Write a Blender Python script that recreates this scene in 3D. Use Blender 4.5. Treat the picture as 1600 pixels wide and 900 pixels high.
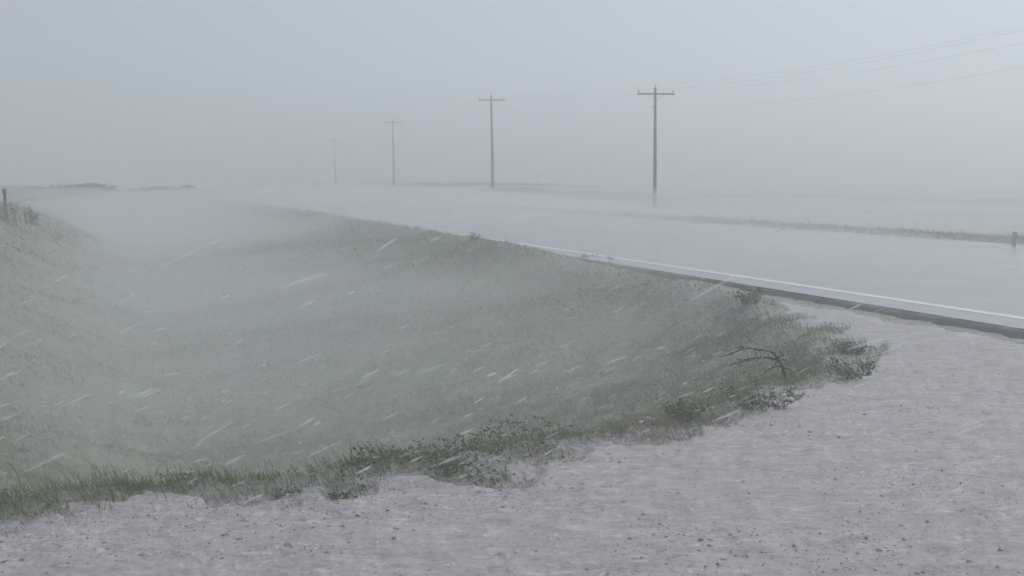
import bpy, bmesh, math
import numpy as np

for o in list(bpy.data.objects):
    bpy.data.objects.remove(o, do_unlink=True)
scene = bpy.context.scene
COL = scene.collection
R = math.radians
rng = np.random.default_rng(25)

# ------------------------------------------------------------------ camera
CAM_H = 1.55
FPX = 1700.0                      # focal length in photograph pixels (1600 wide)
HORIZON = 285.0
PITCH = math.atan((450 - HORIZON) / FPX)
cam_d = bpy.data.cameras.new('camera')
cam_d.sensor_width = 36.0
cam_d.lens = 36.0 * FPX / 1600.0
cam_d.clip_start = 0.05
cam_d.clip_end = 12000
cam_d.dof.use_dof = True            # only the nearest drops go soft
cam_d.dof.focus_distance = 14.0
cam_d.dof.aperture_fstop = 13.0
cam = bpy.data.objects.new('camera', cam_d)
COL.objects.link(cam)
cam.location = (0, 0, CAM_H)
cam.rotation_euler = (math.pi / 2 - PITCH, 0, 0)
scene.camera = cam

# ------------------------------------------------------------------ sky, sun, exposure
SUN_AZ, SUN_EL = R(80), R(42)     # azimuth measured from +Y towards +X
world = bpy.data.worlds.new('World')
scene.world = world
world.use_nodes = True
nt = world.node_tree
nt.nodes.clear()
w_out = nt.nodes.new('ShaderNodeOutputWorld')
w_bg = nt.nodes.new('ShaderNodeBackground')
w_sky = nt.nodes.new('ShaderNodeTexSky')
w_sky.sky_type = 'NISHITA'
w_sky.sun_disc = False
w_sky.sun_elevation = SUN_EL
w_sky.sun_rotation = SUN_AZ
w_sky.air_density = 1.0
w_sky.dust_density = 4.0
w_mix = nt.nodes.new('ShaderNodeMix')
w_mix.data_type = 'RGBA'
w_mix.inputs[0].default_value = 0.86            # share of the closed storm cloud
w_mix.inputs[7].default_value = (4.75, 5.28, 5.85, 1)
w_bg.inputs['Strength'].default_value = 0.10
nt.links.new(w_sky.outputs[0], w_mix.inputs[6])
# the cloud deck is thinner, so brighter, on the side the sun stands
w_tc = nt.nodes.new('ShaderNodeTexCoord')
w_dot = nt.nodes.new('ShaderNodeVectorMath'); w_dot.operation = 'DOT_PRODUCT'
w_dot.inputs[1].default_value = (math.sin(SUN_AZ), math.cos(SUN_AZ), 0.0)
w_rng = nt.nodes.new('ShaderNodeMapRange')
for i_, v_ in zip((1, 2, 3, 4), (-1, 1, 0.62, 1.30)): w_rng.inputs[i_].default_value = v_
w_mul = nt.nodes.new('ShaderNodeVectorMath'); w_mul.operation = 'SCALE'
nt.links.new(w_tc.outputs['Generated'], w_dot.inputs[0])
nt.links.new(w_dot.outputs['Value'], w_rng.inputs[0])
nt.links.new(w_mix.outputs[2], w_mul.inputs[0]); nt.links.new(w_rng.outputs[0], w_mul.inputs['Scale'])
nt.links.new(w_mul.outputs[0], w_bg.inputs['Color'])
nt.links.new(w_bg.outputs[0], w_out.inputs['Surface'])

sun_d = bpy.data.lights.new('sun', 'SUN')
sun_d.energy = 1.5
sun_d.angle = R(30)
sun_d.color = (1.0, 0.97, 0.93)
sun = bpy.data.objects.new('sun', sun_d)
COL.objects.link(sun)
sun.rotation_euler = (math.pi / 2 - SUN_EL, 0, math.pi - SUN_AZ)

scene.view_settings.view_transform = 'Standard'
scene.view_settings.look = 'None'
scene.view_settings.exposure = 0.27
scene.view_settings.gamma = 1.0
scene.view_settings.use_curve_mapping = False
scene.render.engine = 'CYCLES'
scene.cycles.use_denoising = True
scene.cycles.max_bounces = 4
scene.cycles.volume_bounces = 2
scene.cycles.transparent_max_bounces = 6
scene.cycles.sample_clamp_indirect = 6.0
scene.cycles.use_adaptive_sampling = False

# ------------------------------------------------------------------ helpers
def hash2(ix, iy, seed):
    n = (ix.astype(np.int64) * 374761393 + iy.astype(np.int64) * 668265263 + seed * 974711) & 0x7fffffff
    n = ((n ^ (n >> 13)) * 1274126177) & 0x7fffffff
    n = n ^ (n >> 16)
    return (n & 0xffff) / 65535.0

def vnoise(x, y, seed=0):
    x = np.asarray(x, float); y = np.asarray(y, float)
    ix = np.floor(x); iy = np.floor(y)
    fx = x - ix; fy = y - iy
    fx = fx * fx * (3 - 2 * fx); fy = fy * fy * (3 - 2 * fy)
    a = hash2(ix, iy, seed); b = hash2(ix + 1, iy, seed)
    c = hash2(ix, iy + 1, seed); d = hash2(ix + 1, iy + 1, seed)
    return (a + (b - a) * fx) * (1 - fy) + (c + (d - c) * fx) * fy

def fbm(x, y, seed=0, octv=4):
    s = 0; amp = 0.5; tot = 0
    for k in range(octv):
        s = s + amp * vnoise(x * 2 ** k, y * 2 ** k, seed + 17 * k); tot += amp; amp *= 0.55
    return s / tot - 0.5

def sstep(a, b, v):
    t = np.clip((v - a) / (b - a), 0, 1)
    return t * t * (3 - 2 * t)

def put(o, parent=None):
    COL.objects.link(o)
    if parent is not None:
        o.parent = parent
    return o

def mesh_np(name, V, F, mat, parent=None, smooth=True, attr=None):
    """one mesh object from arrays; F is (n,3) or (n,4), or a list of such arrays"""
    Fs = F if isinstance(F, list) else [F]
    me = bpy.data.meshes.new(name)
    V = np.asarray(V, np.float32)
    me.vertices.add(len(V)); me.vertices.foreach_set('co', V.ravel())
    loops = np.concatenate([f.ravel() for f in Fs]).astype(np.int32)
    tot = np.concatenate([np.full(len(f), f.shape[1], np.int32) for f in Fs])
    start = np.concatenate([[0], np.cumsum(tot)[:-1]]).astype(np.int32)
    me.loops.add(len(loops)); me.loops.foreach_set('vertex_index', loops)
    me.polygons.add(len(tot)); me.polygons.foreach_set('loop_start', start)
    me.polygons.foreach_set('loop_total', tot)
    me.polygons.foreach_set('use_smooth', np.full(len(tot), smooth, bool))
    me.update(calc_edges=True)
    if attr is not None:
        a = me.attributes.new('tint', 'FLOAT', 'POINT')
        a.data.foreach_set('value', np.asarray(attr, np.float32))
    me.materials.append(mat)
    return put(bpy.data.objects.new(name, me), parent)

def tag(o, label=None, cat=None, group=None, kind=None):
    if label: o['label'] = label
    if cat: o['category'] = cat
    if group: o['group'] = group
    if kind: o['kind'] = kind
    return o

def empty(name, loc, rot=(0, 0, 0)):
    e = put(bpy.data.objects.new(name, None))
    e.location = loc; e.rotation_euler = rot
    e.empty_display_size = 0.2
    return e

def tube(pts, radii, n=6, cap=True):
    """swept tube: returns V, list of faces"""
    P = np.asarray(pts, float); k = len(P)
    radii = np.broadcast_to(radii, (k,))
    T = np.gradient(P, axis=0); T /= np.linalg.norm(T, axis=1)[:, None] + 1e-12
    ref = np.array([0.31, 0.17, 0.93]) if abs(T[0] @ np.array([0.31, 0.17, 0.93])) < 0.9 else np.array([1.0, 0.1, 0])
    V = []
    for i in range(k):
        a = np.cross(T[i], ref); a /= np.linalg.norm(a); b = np.cross(T[i], a)
        th = np.arange(n) / n * 2 * np.pi
        V.append(P[i] + radii[i] * (np.cos(th)[:, None] * a + np.sin(th)[:, None] * b))
    V = np.concatenate(V)
    F = []
    for i in range(k - 1):
        for j in range(n):
            F.append((i * n + j, i * n + (j + 1) % n, (i + 1) * n + (j + 1) % n, (i + 1) * n + j))
    F = np.array(F)
    out = [F]
    if cap:
        V = np.concatenate([V, P[:1], P[-1:]])
        c0, c1 = len(V) - 2, len(V) - 1
        t = [(c0, (j + 1) % n, j) for j in range(n)] + [(c1, (k - 1) * n + j, (k - 1) * n + (j + 1) % n) for j in range(n)]
        out.append(np.array(t))
    return V, out

def bm_box(bm, c, size, rotm=None, bevel=0.0):
    r = bmesh.ops.create_cube(bm, size=1.0)
    vs = r['verts']
    for v in vs:
        v.co.x *= size[0]; v.co.y *= size[1]; v.co.z *= size[2]
    if rotm is not None:
        bmesh.ops.rotate(bm, verts=vs, cent=(0, 0, 0), matrix=rotm)
    bmesh.ops.translate(bm, verts=vs, vec=c)
    if bevel:
        es = list({e for v in vs for e in v.link_edges})
        bmesh.ops.bevel(bm, geom=es, offset=bevel, segments=1, affect='EDGES')

def bm_obj(name, bm, mat, parent=None, smooth=False):
    me = bpy.data.meshes.new(name)
    bm.to_mesh(me); bm.free()
    me.materials.append(mat)
    if smooth:
        for p in me.polygons: p.use_smooth = True
    return put(bpy.data.objects.new(name, me), parent)

# ------------------------------------------------------------------ materials
def new_mat(name):
    m = bpy.data.materials.new(name); m.use_nodes = True
    t = m.node_tree
    b = t.nodes['Principled BSDF']
    return m, t, b

def nd(t, kind, **kw):
    n = t.nodes.new(kind)
    for k, v in kw.items():
        setattr(n, k, v)
    return n

def coords(t, scale=(1, 1, 1)):
    tc = nd(t, 'ShaderNodeTexCoord'); mp = nd(t, 'ShaderNodeMapping')
    mp.inputs['Scale'].default_value = scale
    t.links.new(tc.outputs['Object'], mp.inputs['Vector'])
    return mp.outputs['Vector']

def noise(t, vec, scale, detail=4, rough=0.55):
    n = nd(t, 'ShaderNodeTexNoise')
    n.inputs['Scale'].default_value = scale
    n.inputs['Detail'].default_value = detail
    n.inputs['Roughness'].default_value = rough
    t.links.new(vec, n.inputs['Vector'])
    return n.outputs['Fac']

def ramp(t, fac, stops):
    r = nd(t, 'ShaderNodeValToRGB')
    els = r.color_ramp.elements
    while len(els) < len(stops): els.new(0.5)
    for e, (p, c) in zip(els, stops):
        e.position = p; e.color = (*c, 1) if len(c) == 3 else c
    t.links.new(fac, r.inputs['Fac'])
    return r.outputs['Color']

def mixc(t, fac, a, b, blend='MIX'):
    m = nd(t, 'ShaderNodeMix', data_type='RGBA', blend_type=blend)
    for s, i in ((fac, 0), (a, 6), (b, 7)):
        if hasattr(s, 'links') or hasattr(s, 'is_linked'): t.links.new(s, m.inputs[i])
        else: m.inputs[i].default_value = s if i == 0 else (*s, 1)
    return m.outputs[2]

def bump(t, b, h, strength, dist):
    n = nd(t, 'ShaderNodeBump')
    n.inputs['Strength'].default_value = strength
    n.inputs['Distance'].default_value = dist
    t.links.new(h, n.inputs['Height']); t.links.new(n.outputs[0], b.inputs['Normal'])
    return n

def val(t, fac, a0, a1, b0, b1):
    m = nd(t, 'ShaderNodeMapRange')
    for i, v in zip((1, 2, 3, 4), (a0, a1, b0, b1)): m.inputs[i].default_value = v
    t.links.new(fac, m.inputs[0])
    return m.outputs[0]

# rough prairie soil with matted grass
M_ground, t, b = new_mat('prairie_soil')
v = coords(t)
c = mixc(t, ramp(t, noise(t, v, 0.20, 8, 0.75), [(0.40, (0, 0, 0)), (0.60, (1, 1, 1))]), (0.14, 0.19, 0.085), (0.165, 0.13, 0.12))
c = mixc(t, ramp(t, noise(t, v, 9, 6, 0.7), [(0.35, (0, 0, 0)), (0.65, (1, 1, 1))]), c, (0.27, 0.265, 0.235))
at = nd(t, 'ShaderNodeAttribute', attribute_name='tint')       # bare gravelly mud along the turn-out
neg = nd(t, 'ShaderNodeMath', operation='MULTIPLY', use_clamp=True); neg.inputs[1].default_value = -1
t.links.new(at.outputs['Fac'], neg.inputs[0])
c = mixc(t, neg.outputs[0], c, ramp(t, noise(t, v, 0.5, 8, 0.7), [(0.35, (0.035, 0.042, 0.028)), (0.65, (0.085, 0.085, 0.06))]))
pos = nd(t, 'ShaderNodeMath', operation='MULTIPLY', use_clamp=True); pos.inputs[1].default_value = 1
t.links.new(at.outputs['Fac'], pos.inputs[0])
c = mixc(t, pos.outputs[0], c, ramp(t, noise(t, v, 16, 6, 0.7), [(0.32, (0.15, 0.14, 0.13)), (0.5, (0.30, 0.285, 0.285)), (0.7, (0.44, 0.42, 0.425))]))
t.links.new(c, b.inputs['Base Color']); b.inputs['Roughness'].default_value = 0.8
bump(t, b, noise(t, v, 14, 6, 0.7), 0.8, 0.08)

# rain-beaten pale gravel, sheets of water running over it
M_gravel, t, b = new_mat('wet_pale_gravel')
v = coords(t); v2 = coords(t, (0.8, 1.15, 1))
big = noise(t, v2, 0.9, 5, 0.6); mid = noise(t, v2, 5, 10, 0.80); fine = noise(t, v, 27, 7, 0.75)
c = ramp(t, mid, [(0.33, (0.22, 0.198, 0.206)), (0.45, (0.335, 0.306, 0.318)), (0.57, (0.385, 0.355, 0.367)), (0.70, (0.48, 0.448, 0.46))])
c = mixc(t, val(t, fine, 0.38, 0.50, 0.6, 0.0), c, (0.17, 0.155, 0.16))
c = mixc(t, val(t, big, 0.45, 0.62, 0.0, 0.55), c, (0.33, 0.305, 0.305))
flow = noise(t, coords(t, (0.35, 1.5, 1)), 2.2, 7, 0.7)
fl2 = noise(t, coords(t, (0.30, 1.0, 1)), 16, 5, 0.7)
c = mixc(t, val(t, fl2, 0.56, 0.66, 0.0, 0.55), c, (0.56, 0.53, 0.545))
c = mixc(t, val(t, fl2, 0.44, 0.36, 0.0, 0.5), c, (0.20, 0.183, 0.188))
c = mixc(t, val(t, flow, 0.58, 0.70, 0.0, 0.5), c, (0.48, 0.455, 0.465))
c = mixc(t, val(t, flow, 0.42, 0.30, 0.0, 0.65), c, (0.21, 0.192, 0.196))
t.links.new(c, b.inputs['Base Color'])
t.links.new(val(t, mid, 0.35, 0.62, 0.7, 0.42), b.inputs['Roughness'])
ad = nd(t, 'ShaderNodeMath', operation='ADD'); t.links.new(mid, ad.inputs[0]); t.links.new(fine, ad.inputs[1])
bump(t, b, ad.outputs[0], 0.5, 0.02)

# wet asphalt with standing water
M_road, t, b = new_mat('wet_asphalt')
v = coords(t)
c = mixc(t, noise(t, v, 220, 3), (0.055, 0.056, 0.06), (0.10, 0.10, 0.105))
t.links.new(c, b.inputs['Base Color'])
t.links.new(val(t, noise(t, v, 0.8, 5), 0.3, 0.7, 0.26, 0.36), b.inputs['Roughness'])
b.inputs['IOR'].default_value = 1.45
b.inputs['Coat Weight'].default_value = 0.85
b.inputs['Coat Roughness'].default_value = 0.18
bump(t, b, noise(t, v, 90, 3), 0.12, 0.004)

M_shoulder, t, b = new_mat('coarse_dark_asphalt')
v = coords(t)
c = ramp(t, noise(t, v, 45, 5, 0.7), [(0.3, (0.025, 0.026, 0.029)), (0.7, (0.085, 0.086, 0.092))])
at = nd(t, 'ShaderNodeAttribute', attribute_name='tint')       # grit washed over both margins
ag = nd(t, 'ShaderNodeMath', operation='ADD'); t.links.new(at.outputs['Fac'], ag.inputs[0])
t.links.new(val(t, noise(t, v, 1.6, 7, 0.75), 0.3, 0.7, -0.5, 0.4), ag.inputs[1])
c = mixc(t, val(t, ag.outputs[0], 0.25, 1.0, 0.0, 0.85), c, (0.25, 0.24, 0.245))
t.links.new(c, b.inputs['Base Color']); b.inputs['Roughness'].default_value = 0.75
b.inputs['Specular IOR Level'].default_value = 0.12
bump(t, b, noise(t, v, 60, 4, 0.7), 1.0, 0.03)

M_paint, t, b = new_mat('white_road_paint')
v = coords(t)
c = ramp(t, noise(t, v, 25, 5, 0.7), [(0.3, (0.40, 0.40, 0.41)), (0.5, (0.68, 0.68, 0.69))])
t.links.new(c, b.inputs['Base Color']); b.inputs['Roughness'].default_value = 0.35

def foliage_mat(name, stops, rough=0.5, trans=0.4):
    m, t, b = new_mat(name)
    at = nd(t, 'ShaderNodeAttribute', attribute_name='tint')
    v = coords(t)
    ad = nd(t, 'ShaderNodeMath', operation='ADD')
    t.links.new(at.outputs['Fac'], ad.inputs[0])
    t.links.new(val(t, noise(t, v, 0.20, 8, 0.75), 0.36, 0.64, -0.55, 0.55), ad.inputs[1])
    c = ramp(t, ad.outputs[0], stops)
    t.links.new(c, b.inputs['Base Color']); b.inputs['Roughness'].default_value = rough
    tr = nd(t, 'ShaderNodeBsdfTranslucent'); t.links.new(c, tr.inputs['Color'])
    mx = nd(t, 'ShaderNodeMixShader'); mx.inputs[0].default_value = trans
    t.links.new(b.outputs[0], mx.inputs[1]); t.links.new(tr.outputs[0], mx.inputs[2])
    t.links.new(mx.outputs[0], t.nodes['Material Output'].inputs['Surface'])
    return m
M_grass = foliage_mat('wet_grass', [(0.0, (0.075, 0.10, 0.045)), (0.3, (0.14, 0.195, 0.075)), (0.55, (0.195, 0.245, 0.105)), (0.8, (0.15, 0.118, 0.105)), (1.0, (0.30, 0.28, 0.235))], 0.4)
M_leaf = foliage_mat('wet_weed_leaf', [(0.0, (0.06, 0.078, 0.042)), (0.5, (0.12, 0.145, 0.075)), (1.0, (0.21, 0.22, 0.145))])
M_leaf_red = foliage_mat('reddish_weed_leaf', [(0.0, (0.09, 0.045, 0.04)), (0.6, (0.15, 0.085, 0.075)), (1.0, (0.17, 0.14, 0.10))])

def wood_mat(name, c0, c1, scale, rough):
    m, t, b = new_mat(name)
    v = coords(t, (1, 1, 0.12))
    t.links.new(ramp(t, noise(t, v, scale, 6, 0.65), [(0.3, c0), (0.7, c1)]), b.inputs['Base Color'])
    b.inputs['Roughness'].default_value = rough
    bump(t, b, noise(t, v, scale * 2, 4), 0.4, 0.01)
    return m
M_pole = wood_mat('weathered_pole_wood', (0.045, 0.036, 0.030), (0.10, 0.085, 0.072), 12, 0.75)
M_twig = wood_mat('dead_dark_twig', (0.006, 0.006, 0.005), (0.02, 0.017, 0.014), 40, 0.6)
M_stem = wood_mat('weed_stem', (0.05, 0.05, 0.03), (0.11, 0.09, 0.06), 40, 0.6)

def plain(name, col, rough, metal=0.0, scale=30, var=0.25):
    m, t, b = new_mat(name)
    v = coords(t)
    lo = tuple(x * (1 - var) for x in col); hi = tuple(min(1, x * (1 + var)) for x in col)
    t.links.new(ramp(t, noise(t, v, scale, 5), [(0.3, lo), (0.7, hi)]), b.inputs['Base Color'])
    b.inputs['Roughness'].default_value = rough; b.inputs['Metallic'].default_value = metal
    return m
M_metal = plain('galvanised_steel', (0.32, 0.33, 0.34), 0.5, 0.6)
M_ceramic = plain('grey_porcelain', (0.22, 0.23, 0.25), 0.25)
M_wire = plain('aluminium_wire', (0.12, 0.12, 0.125), 0.5, 0.4)
M_rust = plain('rusty_steel', (0.07, 0.05, 0.045), 0.7, 0.2)
M_stone = plain('wet_stone', (0.28, 0.26, 0.27), 0.55, scale=23, var=0.65)

def water_mat(name, clear):
    m, t, b = new_mat(name)
    b.inputs['Base Color'].default_value = (0.92, 0.94, 0.95, 1)
    b.inputs['Roughness'].default_value = 0.3
    b.inputs['IOR'].default_value = 1.33
    tl = nd(t, 'ShaderNodeBsdfTranslucent'); tl.inputs['Color'].default_value = (0.95, 0.96, 0.97, 1)
    tr = nd(t, 'ShaderNodeBsdfTransparent')
    m1 = nd(t, 'ShaderNodeMixShader'); m1.inputs[0].default_value = 0.5
    m2 = nd(t, 'ShaderNodeMixShader'); m2.inputs[0].default_value = clear
    t.links.new(b.outputs[0], m1.inputs[1]); t.links.new(tl.outputs[0], m1.inputs[2])
    t.links.new(m1.outputs[0], m2.inputs[1]); t.links.new(tr.outputs[0], m2.inputs[2])
    t.links.new(m2.outputs[0], t.nodes['Material Output'].inputs['Surface'])
    return m
M_drop = water_mat('rain_water', 0.45)
M_splash = water_mat('splash_water', 0.75)

# ------------------------------------------------------------------ terrain
A = math.atan(0.37)                       # heading of the road, left of the view axis
CA, SA = math.cos(A), math.sin(A)
LX = 10.1
def road_s(x, y): return -(x - LX) * CA - y * SA          # metres left of the near white line
def road_r(x, y): return -(x - LX) * SA + y * CA          # metres along the road
def road_pt(s, r):
    return LX - s * CA - r * SA, -s * SA + r * CA

edge = [(-30, 2.2), (-12, 3.7), (-5, 4.5), (-2.3, 4.93), (-1.44, 5.2), (-0.89, 5.38), (-0.5, 5.62), (0.17, 5.75), (0.75, 6.35),
        (1.6, 6.95), (2.3, 7.9), (2.87, 8.6), (3.12, 9.4), (3.25, 10.1), (3.5, 12.0), (3.3, 14.6), (2.95, 17.5)]
bx0, by0 = road_pt(0.9, 17); bx1, by1 = road_pt(0.9, -60)
poly = np.array(edge + [(bx0 + 0.0, by0), (bx1, by1), (-60, -60), (-60, 1)], float)

def EN(x, y): return 0.85 * fbm(x * 1.0, y * 1.0, 5) + 0.75 * fbm(x * 3.6, y * 3.6, 6)
def gravel_sd(x, y):
    """signed distance to the gravel outline, positive inside"""
    x = np.asarray(x, float); y = np.asarray(y, float)
    d = np.full(x.shape, 1e9); ins = np.zeros(x.shape, bool)
    for (ax, ay), (bx, by) in zip(poly, np.roll(poly, -1, 0)):
        ex, ey = bx - ax, by - ay
        tt = np.clip(((x - ax) * ex + (y - ay) * ey) / (ex * ex + ey * ey), 0, 1)
        d = np.minimum(d, np.hypot(x - ax - tt * ex, y - ay - tt * ey))
        cr = ((ay > y) != (by > y)) & (x < ex * (y - ay) / (ey if abs(ey) > 1e-9 else 1e-9) + ax)
        ins ^= cr
    return np.where(ins, d, -d)

PS = [-900, -150, -60, -24, -15.6, -14.0, -12.7, -12.1, 0.7, 1.6, 7.2, 8.8, 12.7, 15.5, 19, 28, 900]
PZ = [0.6, 0.5, -0.45, -1.0, -0.12, 0.0, -0.03, -0.07, -0.07, -0.10, -1.55, -1.65, 0.05, 0.75, 1.0, 1.1, 1.1]
def height(x, y):
    x = np.asarray(x, float); y = np.asarray(y, float)
    s = road_s(x, y); r = road_r(x, y)
    z = (np.interp(s - 0.4, PS, PZ) + np.interp(s, PS, PZ) + np.interp(s + 0.4, PS, PZ)) / 3
    z = np.where((s > -12.2) & (s < 0.9), -0.07, z)
    sd = gravel_sd(x, y) + 0.6 * EN(x, y)
    fill = -0.035 - 0.34 * np.maximum(0, -sd - 0.35)
    z = np.where(s > 0.3, np.maximum(z, fill), z)
    right = sstep(-13.5, -20, s)
    z = z + right * 1.7 * np.exp(-((x - 1) / 17) ** 2 - ((y - 121) / 16) ** 2) * (1 + 0.5 * fbm(x * 0.15, y * 0.15, 77))
    z = z + right * 1.5 * sstep(135, 210, y) * sstep(45, -10, x)
    off = np.maximum(sstep(1.4, 4.0, s) * sstep(0.0, 1.0, -sd), right)
    z = z + off * (0.30 * fbm(x * 0.35, y * 0.35, 11) + 0.12 * fbm(x * 1.7, y * 1.7, 12))
    z = z + (1.1 * fbm(x * 0.03, y * 0.03, 9) + 0.5 * fbm(x * 0.12, y * 0.12, 10)) * sstep(22, 55, np.abs(s + 6))
    z = z + 0.75 * np.exp(-((x + 20.0) / 9.0) ** 2 - ((y - 33) / 16.0) ** 2)
    z = z + 2.4 * np.exp(-((x + 41) / 13) ** 2 - ((y - 108) / 26) ** 2) * sstep(1.3, -1.2, z)
    z = z + 0.33 * np.exp(-((s - 1.40) / 0.62) ** 2) * sstep(16, 27, r)
    lip = np.exp(-((sd + 0.35) / 0.3) ** 2) * sstep(0.8, 2.0, s)
    z = z + lip * (0.05 + 0.10 * fbm(x * 1.6, y * 1.6, 21))
    return z

def pix(u, v, lift=0.0):
    """point of the terrain that shows at a photograph pixel"""
    cx = (u - 800) / FPX; cy = (450 - v) / FPX
    d = np.array([cx, math.cos(PITCH) + cy * math.sin(PITCH), -math.sin(PITCH) + cy * math.cos(PITCH)])
    ts = np.geomspace(2.5, 600, 6000)
    P = np.array([0, 0, CAM_H]) + ts[:, None] * d
    below = P[:, 2] < height(P[:, 0], P[:, 1]) + lift
    return P[int(np.argmax(below))] if below.any() else P[-1]

def polar(r0, r1, nr, ang):
    rad = np.geomspace(r0, r1, nr)
    a = np.asarray(ang)
    RR, AA = np.meshgrid(rad, a, indexing='ij')
    return RR * np.sin(AA), RR * np.cos(AA)

def grid_faces(nr, na, closed):
    i = np.arange(nr - 1)[:, None]; j = np.arange(na if closed else na - 1)[None]
    j2 = (j + 1) % na
    return np.stack([i * na + j, i * na + j2, (i + 1) * na + j2, (i + 1) * na + j], -1).reshape(-1, 4)[:, ::-1]

ang = np.concatenate([np.linspace(-40, 40, 420, endpoint=False), np.linspace(40, 320, 90, endpoint=False)]) * np.pi / 180
X, Y = polar(0.4, 5500, 300, ang)
Z = height(X, Y)
Vg = np.stack([X, Y, Z], -1).reshape(-1, 3)
Fg = grid_faces(300, len(ang), True)
Vg = np.concatenate([Vg, [[0, 0, float(height(0.0, 0.0))]]])
na = len(ang)
tri = np.array([(len(Vg) - 1, (j + 1) % na, j) for j in range(na)])
xs, ys = Vg[:, 0], Vg[:, 1]
mud = gravel_sd(xs, ys) + EN(xs, ys)
mud = np.where(np.abs(mud) < 6, sstep(-1.15, -0.15, mud + 0.5 * fbm(xs * 2.3, ys * 2.3, 91)), 0) * (road_s(xs, ys) > 0.8)
mud = mud - sstep(-16, -20, road_s(xs, ys))                     # negative: dark stubble field beyond the road
tag(mesh_np('ground', Vg, [Fg, tri], M_ground, attr=mud), kind='structure')

# gravel turn-out
ga = np.concatenate([np.linspace(-36, 36, 560, endpoint=False), np.linspace(36, 324, 90, endpoint=False)]) * np.pi / 180
X, Y = polar(0.5, 26, 330, ga)
sd = gravel_sd(X, Y) + EN(X, Y)
def gravel_z(x, y, sdv):
    z = 0.03 * fbm(x * 0.7, y * 0.9, 31) + 0.022 * fbm(x * 4.3, y * 5, 32, 4) + 0.018 * fbm(x * 13, y * 15, 33, 3)
    return z + height(x, y) * 0.0 + np.clip(sdv * 0.5, -0.3, 0.0) - 0.05 * sstep(1.5, 0.85, road_s(x, y) + 0.5 * fbm(x * 1.5, y * 1.5, 55))
Z = gravel_z(X, Y, sd)
Vg = np.stack([X, Y, Z], -1).reshape(-1, 3)
Fg = grid_faces(330, len(ga), True)
s_all = road_s(Vg[:, 0], Vg[:, 1])
keep = (sd.ravel()[Fg].max(1) > -0.55) & (s_all[Fg].max(1) > 0.8)
Fg = Fg[keep]
used = np.unique(Fg); remap = np.full(len(Vg), -1); remap[used] = np.arange(len(used))
tag(mesh_np('gravel_path', Vg[used], remap[Fg], M_gravel), kind='structure')

# road: ribbons laid along the heading
def ribbon(name, s_list, z_list, r0, r1, mat, step=2.0, jitter=0.0, rs=None, att=None):
    rr = np.arange(r0, r1 + 0.01, step) if rs is None else rs
    V = []
    for r in rr:
        for k, (s, z) in enumerate(zip(s_list, z_list)):
            ss = s + (jitter * (vnoise(r * 1.7, k * 9.1, 3) - 0.5) if k in (0, len(s_list) - 1) else 0)
            x, y = road_pt(ss, r); V.append((x, y, z))
    n = len(s_list)
    F = np.array([(i * n + k, i * n + k + 1, (i + 1) * n + k + 1, (i + 1) * n + k) for i in range(len(rr) - 1) for k in range(n - 1)])[:, ::-1]
    return tag(mesh_np(name, V, F, mat, attr=None if att is None else np.tile(att, len(rr))), kind='structure')
rs = np.concatenate([np.arange(-80, 60, 0.35), np.arange(60, 1500, 8.0)])
ribbon('road', [0.40, -3.6, -9.6, -12.2], [0.0, 0.06, 0.06, -0.02], 0, 0, M_road, rs=rs)
ribbon('road_shoulder', [1.15, 0.98, 0.82, 0.68, 0.52, 0.33], [-0.10, -0.056, -0.042, -0.030, -0.017, -0.003], 0, 0, M_shoulder, jitter=0.45, rs=rs, att=[1.0, 0.8, 0.15, 0.0, 0.45, 1.0])
ribbon('road_edge_line', [-0.17, -0.34], [0.0106, 0.0131], 0, 0, M_paint, rs=rs)
ribbon('road_far_edge_line', [-9.60, -9.74], [0.0645, 0.061], 0, 0, M_paint, rs=rs)

# ------------------------------------------------------------------ utility poles
def make_pole():
    e = empty('utility_pole', (0, 0, 0))
    zz = np.array([-1.0, 0, 2, 5, 8, 10.1, 10.16]); rr = np.array([0.175, 0.17, 0.158, 0.138, 0.115, 0.098, 0.06])
    pts = np.stack([0.02 * np.sin(zz * 0.5), 0.015 * np.cos(zz * 0.4), zz], -1)
    V, F = tube(pts, rr, 12); mesh_np('shaft', V, F, M_pole, e)
    from mathutils import Matrix
    bm = bmesh.new(); bm_box(bm, (0, -0.16, 9.62), (3.05, 0.10, 0.125), bevel=0.012); bm_obj('crossarm', bm, M_pole, e)
    for sx in (-1, 1):
        V, F = tube([(sx * 0.60, -0.225, 9.56), (sx * 0.07, -0.155, 9.02)], 0.020, 5); mesh_np('brace', V, F, M_metal, e)
    for (x, y, z) in ((-1.40, -0.16, 9.68), (1.40, -0.16, 9.68), (0.0, 0.0, 10.16)):
        prof = [(0.016, 0), (0.016, 0.09), (0.055, 0.10), (0.06, 0.13), (0.04, 0.15), (0.05, 0.17), (0.042, 0.21), (0.015, 0.235)]
        V, F = tube([(x, y, z + h) for _, h in prof], [q for q, _ in prof], 10); mesh_np('insulator', V, F, M_ceramic, e)
    bm = bmesh.new()
    bm_box(bm, (-0.16, 0, 8.62), (0.12, 0.05, 0.05)); bm_box(bm, (-0.24, 0, 8.62), (0.06, 0.07, 0.12), bevel=0.01)
    bm_obj('bracket', bm, M_metal, e)
    return e

def copy_tree(o, parent=None):
    c = o.copy(); COL.objects.link(c); c.parent = parent
    for ch in list(o.children):
        copy_tree(ch, c)
    return c

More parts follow.
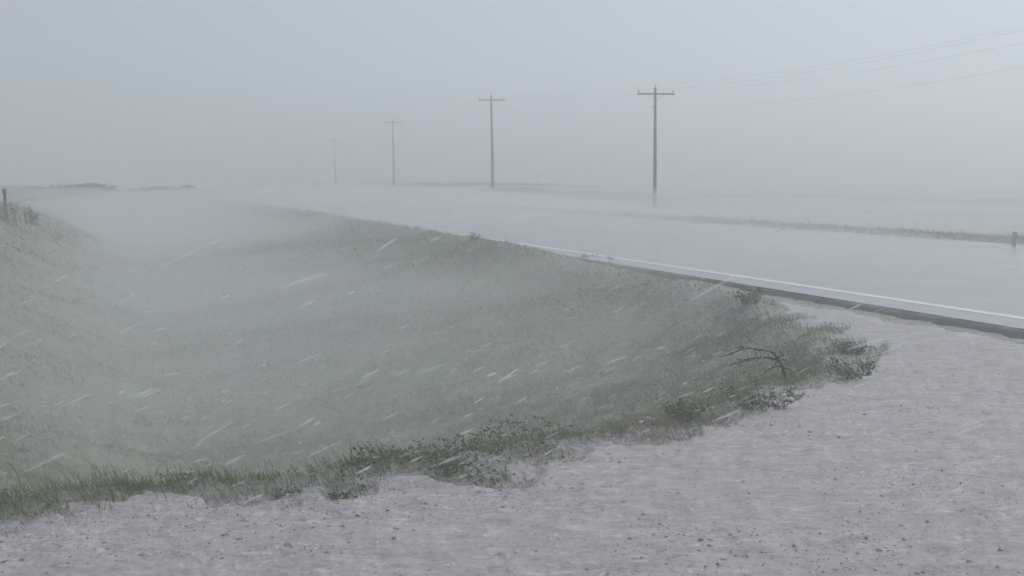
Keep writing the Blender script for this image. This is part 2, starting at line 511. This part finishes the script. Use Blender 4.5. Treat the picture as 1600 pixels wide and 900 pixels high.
pole_spots = [   # x, y, base z, lean
    (11.5, 88.0, -1.05, (0.0, -0.004), 'tall dark utility pole, sharpest and largest in view, standing beyond the road'),
    (-2.2, 124.0, 1.15, (0.0, -0.014), 'second largest utility pole, grey in the rain, rising behind the low grassy rise'),
    (-19.0, 176.0, 1.45, (0.0, -0.010), 'faint mid-distance utility pole, third in the receding row'),
    (-40.0, 248.0, 1.25, (0.0, -0.012), 'very faint utility pole, fourth in the row, almost lost in rain'),
    (-68.5, 350.0, 1.45, (0.0, 0.0), 'barely visible last utility pole, smallest of the row'),
    (28.3, 31.0, -0.95, (0.0, 0.0), 'closest utility pole, just outside the right edge, holding the wires'),
]
proto = make_pole()
LINE_ROT = math.atan2(16.8, 57) 
pole_mats = []
for i, (x, y, z, (lx, ly), lab) in enumerate(pole_spots):
    o = proto if i == 0 else copy_tree(proto)
    o.location = (x, y, z); o.rotation_euler = (lx, ly, LINE_ROT * 0.35 if i == 0 else LINE_ROT * 0.8)
    tag(o, lab, 'utility pole', 'utility poles along the highway')
    pole_mats.append(o)

order = [5, 0, 1, 2, 3, 4]
att = {'upper': (0, 0, 10.40), 'outer': (-1.40, -0.16, 9.92), 'inner': (1.40, -0.16, 9.92), 'lower': (-0.28, 0, 8.62)}
wl = {'upper': 'highest overhead wire, running along the tops of the utility poles',
      'outer': 'overhead wire on the left ends of the pole crossarms',
      'inner': 'overhead wire on the right ends of the pole crossarms',
      'lower': 'lowest overhead wire, hanging well below the crossarms'}
bpy.context.view_layer.update()
from mathutils import Vector
for key, a in att.items():
    pts = []
    for k in range(len(order) - 1):
        p0 = np.array(pole_mats[order[k]].matrix_world @ Vector(a)); p1 = np.array(pole_mats[order[k + 1]].matrix_world @ Vector(a))
        L = np.linalg.norm(p1 - p0); sag = L * L / 3400 * (1.0 if key != 'lower' else 1.1)
        for q in np.linspace(0, 1, 15)[(0 if k == 0 else 1):]:
            p = p0 + (p1 - p0) * q; p[2] -= 4 * sag * q * (1 - q); pts.append(p)
    V, F = tube(pts, 0.0037, 5)
    tag(mesh_np('overhead_wire', V, F, M_wire), wl[key], 'wire', 'wires along the pole row')

# ------------------------------------------------------------------ grass
WIND = np.array([-0.94, -0.10])
def blades(P, hgt, wid, lean, name, mat, tint, label=None):
    n = len(P)
    th = rng.normal(0, 0.95, n) + math.atan2(WIND[1], WIND[0])
    D = np.stack([np.cos(th), np.sin(th), np.zeros(n)], -1)
    ph = rng.uniform(0, 2 * np.pi, n)
    W = np.stack([np.cos(ph), np.sin(ph) * 0.5, np.zeros(n)], -1) * wid[:, None]
    up = np.array([0, 0, 1.0])
    l = lean[:, None]; h = hgt[:, None]
    m1 = P + up * h * 0.5 * (1 - 0.25 * l) + D * h * 0.22 * l
    m2 = P + up * h * (1 - 0.62 * l) + D * h * 0.80 * l
    V = np.stack([P - W, P + W, m1 - W * 0.8, m1 + W * 0.8, m2], 1).reshape(-1, 3)
    b = (np.arange(n) * 5)[:, None]
    Q = b + np.array([[0, 1, 3, 2]]); T = b + np.array([[2, 3, 4]])
    return mesh_np(name, V, [Q, T], mat, smooth=False, attr=np.repeat(tint, 5))

def scatter(n, r0, r1, amax=37):
    r = r0 * (r1 / r0) ** rng.random(n); a = rng.uniform(-amax, amax, n) * np.pi / 180
    return r * np.sin(a), r * np.cos(a)

xa, ya = scatter(600000, 4.3, 150)
xb, yb = scatter(230000, 4.4, 13, 33)
x, y = np.concatenate([xa, xb]), np.concatenate([ya, yb])
s = road_s(x, y)
sdv = gravel_sd(x, y) + EN(x, y)
dens = np.clip(0.25 + 1.9 * (fbm(x * 0.9, y * 0.9, 40) + 0.22) + 1.2 * fbm(x * 4, y * 4, 46), 0.05, 1) * (1 - 0.85 * np.exp(-np.maximum(0, -sdv) / (0.32 - 0.14 * sstep(-0.3, -1.2, x) * (y < 8))))
ok = (sdv < -0.02 + 0.0) & ((s > 1.15 - 0.72 * sstep(14, 26, road_r(x, y)) + 0.7 * fbm(x, y, 41)) | (s < -12.35 + 0.5 * fbm(x * 2, y * 2, 42))) & (rng.random(len(x)) < dens)
# sparse stalks creeping out on the gravel edge
ok |= (sdv > -0.02) & (sdv < 0.30) & (s > 1.6) & (rng.random(len(x)) < 0.10 * (fbm(x * 3, y * 3, 43) > 0.02))
x, y, s, sdv = x[ok], y[ok], s[ok], sdv[ok]
z = height(x, y)
dist = np.hypot(x, y)
edgey = np.exp(-np.abs(sdv + 0.3) / 0.5) * (dist < 30)
hgt = rng.gamma(5, 0.2, len(x)) * (0.075 + 0.035 * edgey + 0.05 * sstep(12, 40, dist) + 0.10 * (s < -12) * (s > -16) + 0.028 * sstep(-0.3, -1.2, x) * sstep(7.5, 6, y)) * (0.75 + 0.9 * (fbm(x * 0.8, y * 0.8, 44) + 0.3))
wid = np.maximum(0.0016, dist * 0.00028) * rng.uniform(0.7, 1.3, len(x))
lean = np.clip(rng.normal(1.08, 0.24, len(x)), 0.2, 1.5)
tint = np.clip(rng.normal(0.50, 0.24, len(x)) + 0.12 * edgey, 0.02, 0.98)
g = blades(np.stack([x, y, z - 0.01], -1), hgt, wid, lean, 'grass', M_grass, tint)
tag(g, 'wind-flattened green and straw grass covering the ditch and verges', 'grass', kind='stuff')
print('blades', len(x))

# ------------------------------------------------------------------ leafy weeds
def leaves_mesh(P, size, tint, wind=0.5):
    """small folded leaf: two triangles pairs, one per point"""
    n = len(P)
    d = rng.normal(0, 1, (n, 3)); d[:, 2] = np.abs(d[:, 2]) * 0.6; d[:, 0] -= wind
    d /= np.linalg.norm(d, axis=1)[:, None]
    u = np.cross(d, rng.normal(0, 1, (n, 3))); u /= np.linalg.norm(u, axis=1)[:, None]
    w = np.cross(d, u)
    L = size[:, None]
    V = np.stack([P, P + d * L * 0.5 + u * L * 0.26 + w * L * 0.10, P + d * L * 1.0 - w * L * 0.08, P + d * L * 0.5 - u * L * 0.26 + w * L * 0.10, P + d * L * 0.5 - w * L * 0.02], 1).reshape(-1, 3)
    b = (np.arange(n) * 5)[:, None]
    T = np.concatenate([b + np.array([[0, 1, 4]]), b + np.array([[1, 2, 4]]), b + np.array([[2, 3, 4]]), b + np.array([[3, 0, 4]])])
    return V, T, np.repeat(tint, 5)

# dense unnamed growth on the lip of the ditch
x, y = scatter(380000, 4.5, 45, 34)
s = road_s(x, y)
sdv = gravel_sd(x, y) + EN(x, y)
cl = fbm(x * 1.6, y * 1.6, 61, 3)
pr = sstep(0.0, 0.15, cl) * (np.exp(-np.abs(sdv + 0.45) / 0.55) + 0.30 * sstep(4, 14, np.hypot(x, y))) * sstep(0.05, -0.05, sdv)
ok = (rng.random(len(x)) < pr * 0.5) & (s > 1.6)
x, y = x[ok], y[ok]; cl = cl[ok]
z = height(x, y) + rng.random(len(x)) ** 1.4 * (0.03 + 0.40 * np.maximum(cl, 0))
V, T, tn = leaves_mesh(np.stack([x, y, z], -1), rng.uniform(0.010, 0.034, len(x)) * np.maximum(1, np.hypot(x, y) / 12), np.clip(rng.normal(0.45, 0.2, len(x)), 0, 1))
tag(mesh_np('undergrowth', V, T, M_leaf, smooth=False, attr=tn), 'low leafy green weeds matted along the ditch lip', 'weeds', kind='stuff')
print('leaves', len(x))

def weed(name, u, v, hgt, spread, n_stem, n_leaf, leafsize, label, cat, mat=M_leaf, group=None, lean=0.45, at=None):
    p = pix(u, v) if at is None else at
    e = empty(name, (p[0], p[1], float(height(p[0], p[1])) - (0.01 if spread < 2 else 0.42)))
    tips = []
    if name == 'weed_plant': hgt *= 0.8
    for k in range(n_stem):
        th = rng.uniform(0, 2 * np.pi); q = rng.random() ** 0.5 * spread
        tip = np.array([math.cos(th) * q - lean * hgt * rng.uniform(0.5, 1.1), math.sin(th) * q, hgt * rng.uniform(0.6, 1.0)])
        bf = 0.9 if name == 'shrub' else 0.25
        if name == 'shrub': tip[2] *= 0.35 + 0.65 * math.sqrt(max(0.0, 1 - (q / spread) ** 2)); 
        base = np.array([math.cos(th) * q * bf, math.sin(th) * q * bf, -0.03])
        mid = base * 0.4 + tip * 0.5 + np.array([lean * hgt * 0.22, 0, hgt * 0.12])
        tt = np.linspace(0, 1, 7)[:, None]
        pts = (1 - tt) ** 2 * base + 2 * tt * (1 - tt) * mid + tt ** 2 * tip
        V, F = tube(pts, np.linspace(0.006, 0.002, 7) * min(1.3, hgt / 0.25 + 0.2) * leafsize / 0.03, 5)
        mesh_np('stem', V, F, M_stem, e)
        tips.append(pts)
    per = max(1, n_leaf // n_stem)
    P = []
    for pts in tips:
        k = rng.uniform(0.8, 6, per); i = k.astype(int).clip(0, 5); f = (k - i)[:, None]
        P.append(pts[i] * (1 - f) + pts[i + 1] * f + rng.normal(0, leafsize * 0.7, (per, 3)) * [1.4, 1.4, 0.8])
    P = np.concatenate(P); P[:, 2] = np.maximum(P[:, 2], 0.005)
    V, T, tn = leaves_mesh(P, rng.uniform(0.7, 1.9, len(P)) * leafsize, np.clip(rng.normal(0.4, 0.22, len(P)), 0, 1))
    lv = mesh_np('leaves', V, T, mat, e, smooth=False, attr=tn); lv['kind'] = 'stuff'
    return tag(e, label, cat, group)

weed('weed_plant', 545, 788, 0.075, 0.085, 7, 380, 0.014, 'dark leafy weed sprawling alone onto the pale gravel, front-most of the weeds', 'weed')
weed('weed_plant', 452, 779, 0.09, 0.10, 6, 200, 0.013, 'small ragged weed with dark twiggy tips where the lower left grass meets gravel', 'weed')
weed('weed_plant', 815, 750, 0.035, 0.075, 6, 190, 0.010, 'tiny flat weed tuft on bare gravel just ahead of the grass edge', 'weed')
weed('weed_plant', 1330, 552, 0.16, 0.20, 9, 420, 0.020, 'bushy weed on the upper right tip of the grass, above the bent bare shrub', 'weed')
weed('weed_plant', 1345, 592, 0.20, 0.26, 10, 520, 0.021, 'dark weed clump at the rightmost corner of the grass beside pale gravel', 'weed')
weed('weed_plant', 1190, 640, 0.18, 0.34, 14, 900, 0.018, 'broad dense olive weed patch right below the bent bare shrub', 'weed')
weed('weed_plant', 1060, 655, 0.16, 0.26, 10, 520, 0.017, 'dark weed patch at the gravel edge, left of the broad olive patch', 'weed')
weed('weed_plant', 700, 735, 0.13, 0.16, 8, 320, 0.014, 'upright thin-stemmed weed in the grass by the lower middle gravel notch', 'weed')
weed('weed_plant', 742, 374, 0.20, 0.22, 5, 110, 0.045, 'small weed silhouetted on the farthest tip of the embankment crest', 'weed')
weed('weed_plant', 957, 411, 0.22, 0.08, 4, 90, 0.020, 'thin reddish weed stalk standing beside the white road line', 'weed', M_leaf_red)
weed('weed_plant', 925, 406, 0.18, 0.30, 7, 200, 0.028, 'low rounded green weed on the crest, just left of the reddish stalk', 'weed')
weed('weed_plant', 1172, 474, 0.26, 0.24, 7, 280, 0.030, 'tufted weed at the shoulder edge, below the dark asphalt band', 'weed')

# bushes far up the left bank
weed('shrub', 16, 350, 0.72, 0.85, 34, 1300, 0.04, 'grey scraggly bush at the left edge under the lone post', 'bush', lean=0.2)
weed('shrub', 122, 291, 0.80, 4.2, 60, 1500, 0.09, 'wide flat-topped dark brush far off on the left bank crest', 'bush', lean=0.1, at=(-40.0, 100.0))

# ------------------------------------------------------------------ bent bare shrub (traced in its own upright plane)
p = pix(1231, 594)
sc = p[1] / FPX * 1.0
e = tag(empty('bare_shrub', tuple(p)), 'dark leafless shrub bent over to the left by wind at the ditch lip', 'shrub')
def sp(pts, depth=0.0, curl=0.0):
    out = []
    for i, (u, v) in enumerate(pts):
        out.append(((u - 1231) * sc, depth * i / max(1, len(pts) - 1) + curl * math.sin(i * 1.9) * 0.02, -(v - 594) * sc))
    return np.array(out)
def smooth_pts(P, n):
    P = np.asarray(P); k = len(P); tt = np.linspace(0, k - 1, n); out = []
    for q in tt:
        i = min(int(q), k - 2); f = q - i
        p0 = P[max(i - 1, 0)]; p1 = P[i]; p2 = P[i + 1]; p3 = P[min(i + 2, k - 1)]
        out.append(0.5 * ((2 * p1) + (-p0 + p2) * f + (2 * p0 - 5 * p1 + 4 * p2 - p3) * f * f + (-p0 + 3 * p1 - 3 * p2 + p3) * f ** 3))
    return np.array(out)
def branch(pts, r0, r1, depth=0.0, parent=e, name='branch'):
    P = smooth_pts(sp(pts, depth, 1.0), 14)
    P[1:-1] += rng.normal(0, 0.0016, (12, 3))
    V, F = tube(P, np.linspace(r0, r1, 14) * 1.6, 6)
    return mesh_np(name, V, F, M_twig, parent)
branch([(1232, 600), (1227, 585), (1222, 573), (1217, 563), (1212, 555), (1209, 550)], 0.0085, 0.0062, 0.02, name='stem')
b1 = branch([(1210, 552), (1203, 548), (1196, 546), (1184, 544), (1172, 542), (1160, 541), (1148, 544), (1138, 548), (1127, 552)], 0.0058, 0.0022, -0.12)
b2 = branch([(1217, 563), (1205, 560), (1192, 558), (1182, 560), (1172, 563), (1160, 567), (1150, 570), (1145, 575)], 0.0056, 0.0022, 0.12)
branch([(1217, 563), (1214, 566), (1210, 570), (1206, 574)], 0.0046, 0.0026, 0.06)
branch([(1222, 572), (1216, 573), (1210, 575), (1205, 580), (1201, 586)], 0.0048, 0.0024, 0.14)
b3 = branch([(1214, 557), (1218, 556), (1221, 553), (1219, 549), (1216, 546)], 0.0044, 0.0020, -0.05)
branch([(1217, 563), (1222, 562), (1227, 561)], 0.0034, 0.0014, -0.03)
branch([(1224, 575), (1232, 576), (1239, 578), (1245, 577)], 0.0034, 0.0022, -0.06)
branch([(1160, 541), (1154, 540), (1150, 541)], 0.0020, 0.0012, -0.02, b1, 'twig')
branch([(1160, 541), (1150, 546), (1142, 550), (1132, 553), (1120, 555)], 0.0022, 0.0013, -0.05, b1, 'twig')
branch([(1172, 542), (1160, 546), (1150, 549), (1140, 552)], 0.0020, 0.0012, 0.04, b1, 'twig')
branch([(1184, 544), (1188, 550), (1188, 554)], 0.0020, 0.0013, 0.03, b1, 'twig')
branch([(1182, 551), (1178, 550), (1172, 549)], 0.0018, 0.0010, 0.03, b1, 'twig')
branch([(1172, 563), (1162, 562), (1150, 562)], 0.0022, 0.0012, 0.06, b2, 'twig')
branch([(1172, 563), (1165, 565), (1158, 569), (1152, 572)], 0.0022, 0.0012, 0.09, b2, 'twig')
branch([(1192, 558), (1187, 563), (1183, 566)], 0.0020, 0.0012, 0.08, b2, 'twig')
branch([(1219, 549), (1215, 552), (1212, 553)], 0.0020, 0.0014, -0.04, b3, 'twig')

for par, u0, v0, u1, v1 in ((b1, 1200, 547, 1132, 549), (b2, 1206, 560, 1148, 572)):
    for k in range(9):
        f = rng.uniform(0.15, 0.95)
        uu = u0 + (u1 - u0) * f; vv = v0 + (v1 - v0) * f - 5 * math.sin(f * 3.1)
        ln = rng.uniform(8, 26); dr = rng.uniform(-1, 7)
        branch([(uu, vv), (uu - ln * 0.35, vv + dr * 0.1 - 1), (uu - ln * 0.7, vv + dr * 0.5), (uu - ln, vv + dr)], 0.0016, 0.0008, rng.uniform(-0.1, 0.12), par, 'twig')

# ------------------------------------------------------------------ posts
p = pix(9, 344)
d = p[1]
e = tag(empty('fence_post', (p[0], p[1], float(height(p[0], p[1])))), 'lone dark fence post sticking up behind the bush at the left edge', 'post')
ph = (344 - 295) / FPX * d
bm = bmesh.new(); bm_box(bm, (0, 0, ph / 2 - 0.2), (0.06, 0.045, ph + 0.4), bevel=0.008); bm_box(bm, (0, 0.04, ph / 2 - 0.2), (0.03, 0.06, ph + 0.38)); bm_obj('shaft', bm, M_rust, e)
bm = bmesh.new(); bm_box(bm, (0, -0.035, ph - 0.10), (0.09, 0.02, 0.13), bevel=0.006); bm_obj('cap', bm, M_rust, e)

dx = 26.5
px_, py_ = (1585 - 800) / FPX * dx, dx
gz = float(height(px_, py_)); top = CAM_H - (362 - HORIZON) / FPX * dx
e = tag(empty('marker_post', (px_, py_, gz)), 'short faint marker post beyond the far verge at the right edge', 'post')
bm = bmesh.new(); bm_box(bm, (0, 0, (top - gz) / 2 - 0.15), (0.075, 0.045, top - gz + 0.3), bevel=0.006); bm_obj('shaft', bm, M_metal, e)
bm = bmesh.new(); bm_box(bm, (0, -0.03, top - gz - 0.06), (0.11, 0.015, 0.13), bevel=0.005); bm_obj('reflector', bm, M_metal, e)

# ------------------------------------------------------------------ loose stones on the gravel
def stone_proto():
    bm = bmesh.new(); bmesh.ops.create_icosphere(bm, subdivisions=1, radius=1.0)
    V = np.array([v.co[:] for v in bm.verts]); F = np.array([[v.index for v in f.verts] for f in bm.faces]); bm.free()
    return V, F
SV, SF = stone_proto()
def many(name, P, S, mat, V0, F0, rand=0.3, smooth=False):
    n = len(P); k = len(V0)
    th = rng.uniform(0, 2 * np.pi, n); c_, s_ = np.cos(th)[:, None], np.sin(th)[:, None]
    W = V0[None] * (1 + rng.normal(0, rand, (n, k, 1)) * 0.6) * S[:, None, :]
    W = np.stack([W[..., 0] * c_ - W[..., 1] * s_, W[..., 0] * s_ + W[..., 1] * c_, W[..., 2]], -1) + P[:, None]
    F = (np.arange(n) * k)[:, None, None] + F0[None]
    return mesh_np(name, W.reshape(-1, 3), F.reshape(-1, F0.shape[1]), mat, smooth=smooth)
x, y = scatter(90000, 3.2, 18, 36)
sdv = gravel_sd(x, y) + EN(x, y)
ok = (sdv > 0.03) & (road_s(x, y) > 1.0) & (rng.random(len(x)) < np.clip(0.12 + 2.4 * fbm(x * 0.9, y * 1.5, 71, 4), 0.04, 0.8))
x, y, sdv = x[ok], y[ok], sdv[ok]
r_ = np.minimum(0.0024 * rng.pareto(2.8, len(x)) + 0.0024, 0.011)
S = np.stack([r_ * rng.uniform(0.8, 1.5, len(x)), r_, r_ * rng.uniform(0.45, 0.8, len(x))], -1)
gv = many('gravel', np.stack([x, y, gravel_z(x, y, sdv) + r_ * 0.15], -1), S, M_stone, SV, SF)
tag(gv, 'small dark wet stones strewn over the pale gravel', 'stones', kind='stuff')
print('stones', len(x))

# ------------------------------------------------------------------ splashes where the rain strikes
kk = 7
th = np.arange(kk) / kk * 2 * np.pi
ring0 = np.stack([np.cos(th) * 0.45, np.sin(th) * 0.45, np.zeros(kk)], -1)
ring1 = np.stack([np.cos(th + 0.2) * 0.85, np.sin(th + 0.2) * 0.85, np.full(kk, 0.75)], -1)
ring2 = np.stack([np.cos(th) * 1.25, np.sin(th) * 1.25, 1.1 + 0.5 * (np.arange(kk) % 2)], -1)
CV = np.concatenate([ring0, ring1, ring2])
CF = np.array([(i * kk + j, i * kk + (j + 1) % kk, (i + 1) * kk + (j + 1) % kk, (i + 1) * kk + j) for i in range(2) for j in range(kk)])
x, y = scatter(22000, 3.2, 14, 36)
sdv = gravel_sd(x, y) + EN(x, y)
ok = (sdv > 0.0) & (road_s(x, y) > 0.9) & (rng.random(len(x)) < np.clip(0.35 + 1.5 * fbm(x * 0.9, y * 1.5, 72, 3), 0.03, 1))
x, y, sdv = x[ok], y[ok], sdv[ok]
q = 0.0028 + 0.009 * rng.random(len(x)) ** 3
S = np.stack([q * 1.5, q * 1.0, q * rng.uniform(0.3, 0.9, len(x))], -1)
tag(many('rain_splashes', np.stack([x, y, gravel_z(x, y, sdv) - 0.001], -1), S, M_splash, CV, CF, 0.25, True), 'tiny pale splashes of rain bouncing on the gravel', 'splashes', kind='stuff')

# ------------------------------------------------------------------ wind-driven drops in the air
n = 8500
y = 0.8 + 9.5 * rng.random(n) ** 0.65; x = rng.uniform(-0.62, 0.62, n) * y; z = CAM_H + rng.triangular(-0.42, -0.26, 0.02, n) * y
ok = z > height(x, y) + 0.05
P = np.stack([x, y, z], -1)[ok]; n = len(P)
ax = np.stack([np.full(n, -0.92), rng.normal(-0.05, 0.25, n), rng.normal(-0.42, 0.10, n)], -1); ax /= np.linalg.norm(ax, axis=1)[:, None]
sd_ = np.cross(ax, [0, 0, 1.0]); sd_ /= np.linalg.norm(sd_, axis=1)[:, None]; up_ = np.cross(sd_, ax)
L = rng.gamma(2.6, 0.0088, n)[:, None]; w = (rng.gamma(4, 0.00013, n) + 0.00012)[:, None]
rings = []
for f, rr in ((-0.25, 0.75), (0.0, 1.0), (0.3, 0.8)):
    for k in range(5):
        a = k / 5 * 2 * np.pi
        rings.append(P + ax * L * f + (sd_ * math.cos(a) + up_ * math.sin(a)) * w * rr)
V = np.stack([P - ax * L * 0.5] + rings + [P + ax * L * 0.5], 1)
k = V.shape[1]
T = [(0, 1 + (j + 1) % 5, 1 + j) for j in range(5)] + [(16, 11 + j, 11 + (j + 1) % 5) for j in range(5)]
Q = [(1 + i * 5 + j, 1 + i * 5 + (j + 1) % 5, 6 + i * 5 + (j + 1) % 5, 6 + i * 5 + j) for i in range(2) for j in range(5)]
b = (np.arange(n) * k)[:, None, None]
tag(mesh_np('rain', V.reshape(-1, 3), [(b + np.array(T)[None]).reshape(-1, 3), (b + np.array(Q)[None]).reshape(-1, 4)], M_drop),
    'slender pale raindrops driven sideways through the air', 'rain', kind='stuff')

# ------------------------------------------------------------------ air: haze box and the low spray blown over the ground
def vol_mat(name, col, density, aniso):
    m = bpy.data.materials.new(name); m.use_nodes = True
    t = m.node_tree; t.nodes.clear()
    out = t.nodes.new('ShaderNodeOutputMaterial'); pv = t.nodes.new('ShaderNodeVolumePrincipled')
    pv.inputs['Color'].default_value = (*col, 1); pv.inputs['Density'].default_value = density
    pv.inputs['Anisotropy'].default_value = aniso
    t.links.new(pv.outputs[0], out.inputs['Volume'])
    return m
M_haze = vol_mat('haze_air', (0.93, 0.955, 0.98), 0.0076, 0.45)
bm = bmesh.new(); bm_box(bm, (0, 0, 4.0), (12000, 12000, 18.0)); hz = bm_obj('haze', bm, M_haze)
tag(hz, 'pale grey rain haze filling the air', 'haze', kind='stuff')
N = 90
gx = np.sinh(np.linspace(-3.6, 3.6, N)) / np.sinh(3.6) * 420
XX, YY = np.meshgrid(gx, gx + 60, indexing='ij')
ft = grid_faces(N, N, False); fb = ft[:, ::-1] + N * N
rim = np.concatenate([np.arange(N), np.arange(2 * N - 1, N * N, N), np.arange(N * N - 2, N * N - N - 1, -1), np.arange(N * N - 2 * N, 0, -N)])
r2 = np.roll(rim, -1)
side = np.stack([rim, r2, r2 + N * N, rim + N * N], -1)
for k, (zt, amp, dn, lab) in enumerate(((1.12, 0.20, 0.0145, 'thin upper veil of spray blown over road and fields'),
                                        (-0.15, 0.30, 0.050, 'thickest spray lying in the ditch and hugging the ground'))):
    ZT = zt + amp * 2 * fbm(XX * 0.07, YY * 0.07, 81 + k, 2)
    top = np.stack([XX, YY, ZT], -1).reshape(-1, 3); bot = np.stack([XX, YY, np.full_like(XX, -4.2 - 0.1 * k)], -1).reshape(-1, 3)
    so = mesh_np('spray_mist', np.concatenate([top, bot]) * [1 - 0.01 * k, 1 - 0.01 * k, 1], [ft, fb, side], vol_mat('spray_air', (0.91, 0.935, 0.95) if k == 0 else (0.95, 0.965, 0.97), dn, 0.35))
    bm = bmesh.new(); bm.from_mesh(so.data); bmesh.ops.recalc_face_normals(bm, faces=bm.faces[:]); bm.to_mesh(so.data); bm.free()
    tag(so, lab, 'mist', kind='stuff')

# drifting sheets of spray in the middle distance: smooth closed lenses, thin at their rims
def spray_sheet(c, rad, rz, dn, lab):
    bm = bmesh.new(); bmesh.ops.create_icosphere(bm, subdivisions=5, radius=1.0)
    for v in bm.verts:
        n_ = 1 + 0.35 * float(fbm(np.array(v.co.x * 1.3 + 5 + c[0]), np.array(v.co.y * 1.3 + v.co.z), 95, 2))
        v.co = (v.co.x * rad[0] * n_, v.co.y * rad[1] * n_, v.co.z * rad[2])
    o = bm_obj('spray_mist', bm, vol_mat('spray_air', (0.87, 0.89, 0.905), dn, 0.35), smooth=True)
    o.location = c; o.rotation_euler = (0, 0, rz)
    return tag(o, lab, 'mist', kind='stuff')
spray_sheet((-11, 66, -0.3), (18, 34, 1.65), A, 0.048, 'broad white sheet of spray drifting over the far road and bank')
spray_sheet((3.2, 29, -0.2), (4.6, 16, 1.0), A, 0.060, 'low white spray sheet drifting along the wet road')

# torn wisps racing over the ditch: separate closed lenses of one veil
bm = bmesh.new()
from mathutils import Matrix
for (x, y, dz, L, w, h) in ((-2.5, 19, 0.75, 6.5, 1.5, 0.45), (-7.5, 26, 0.6, 8.0, 2.0, 0.6), (-1.5, 27, 0.5, 5.0, 1.6, 0.4), (-11, 38, 0.6, 9.0, 2.6, 0.7),
                            (-4.0, 13.5, 0.75, 4.0, 1.0, 0.35), (2.2, 16.5, 0.45, 4.2, 1.2, 0.30), (-12.5, 22, 0.9, 5.0, 1.8, 0.5)):
    r = bmesh.ops.create_icosphere(bm, subdivisions=4, radius=1.0)
    for v in r['verts']:
        n_ = 1 + 0.5 * float(fbm(np.array(v.co.x * 1.6 + x), np.array(v.co.z * 2 + v.co.y + y), 97, 2))
        v.co = (v.co.x * L, v.co.y * w * n_, v.co.z * h * n_)
    bmesh.ops.rotate(bm, verts=r['verts'], cent=(0, 0, 0), matrix=Matrix.Rotation(R(-6), 3, 'Y') @ Matrix.Rotation(R(8), 3, 'Z'))
    bmesh.ops.translate(bm, verts=r['verts'], vec=(x, y, float(height(x, y)) + dz))
o = bm_obj('spray_mist', bm, vol_mat('spray_air', (0.95, 0.965, 0.97), 0.055, 0.35), smooth=True)
tag(o, 'torn pale wisps of spray racing low over the grassy ditch', 'mist', kind='stuff')
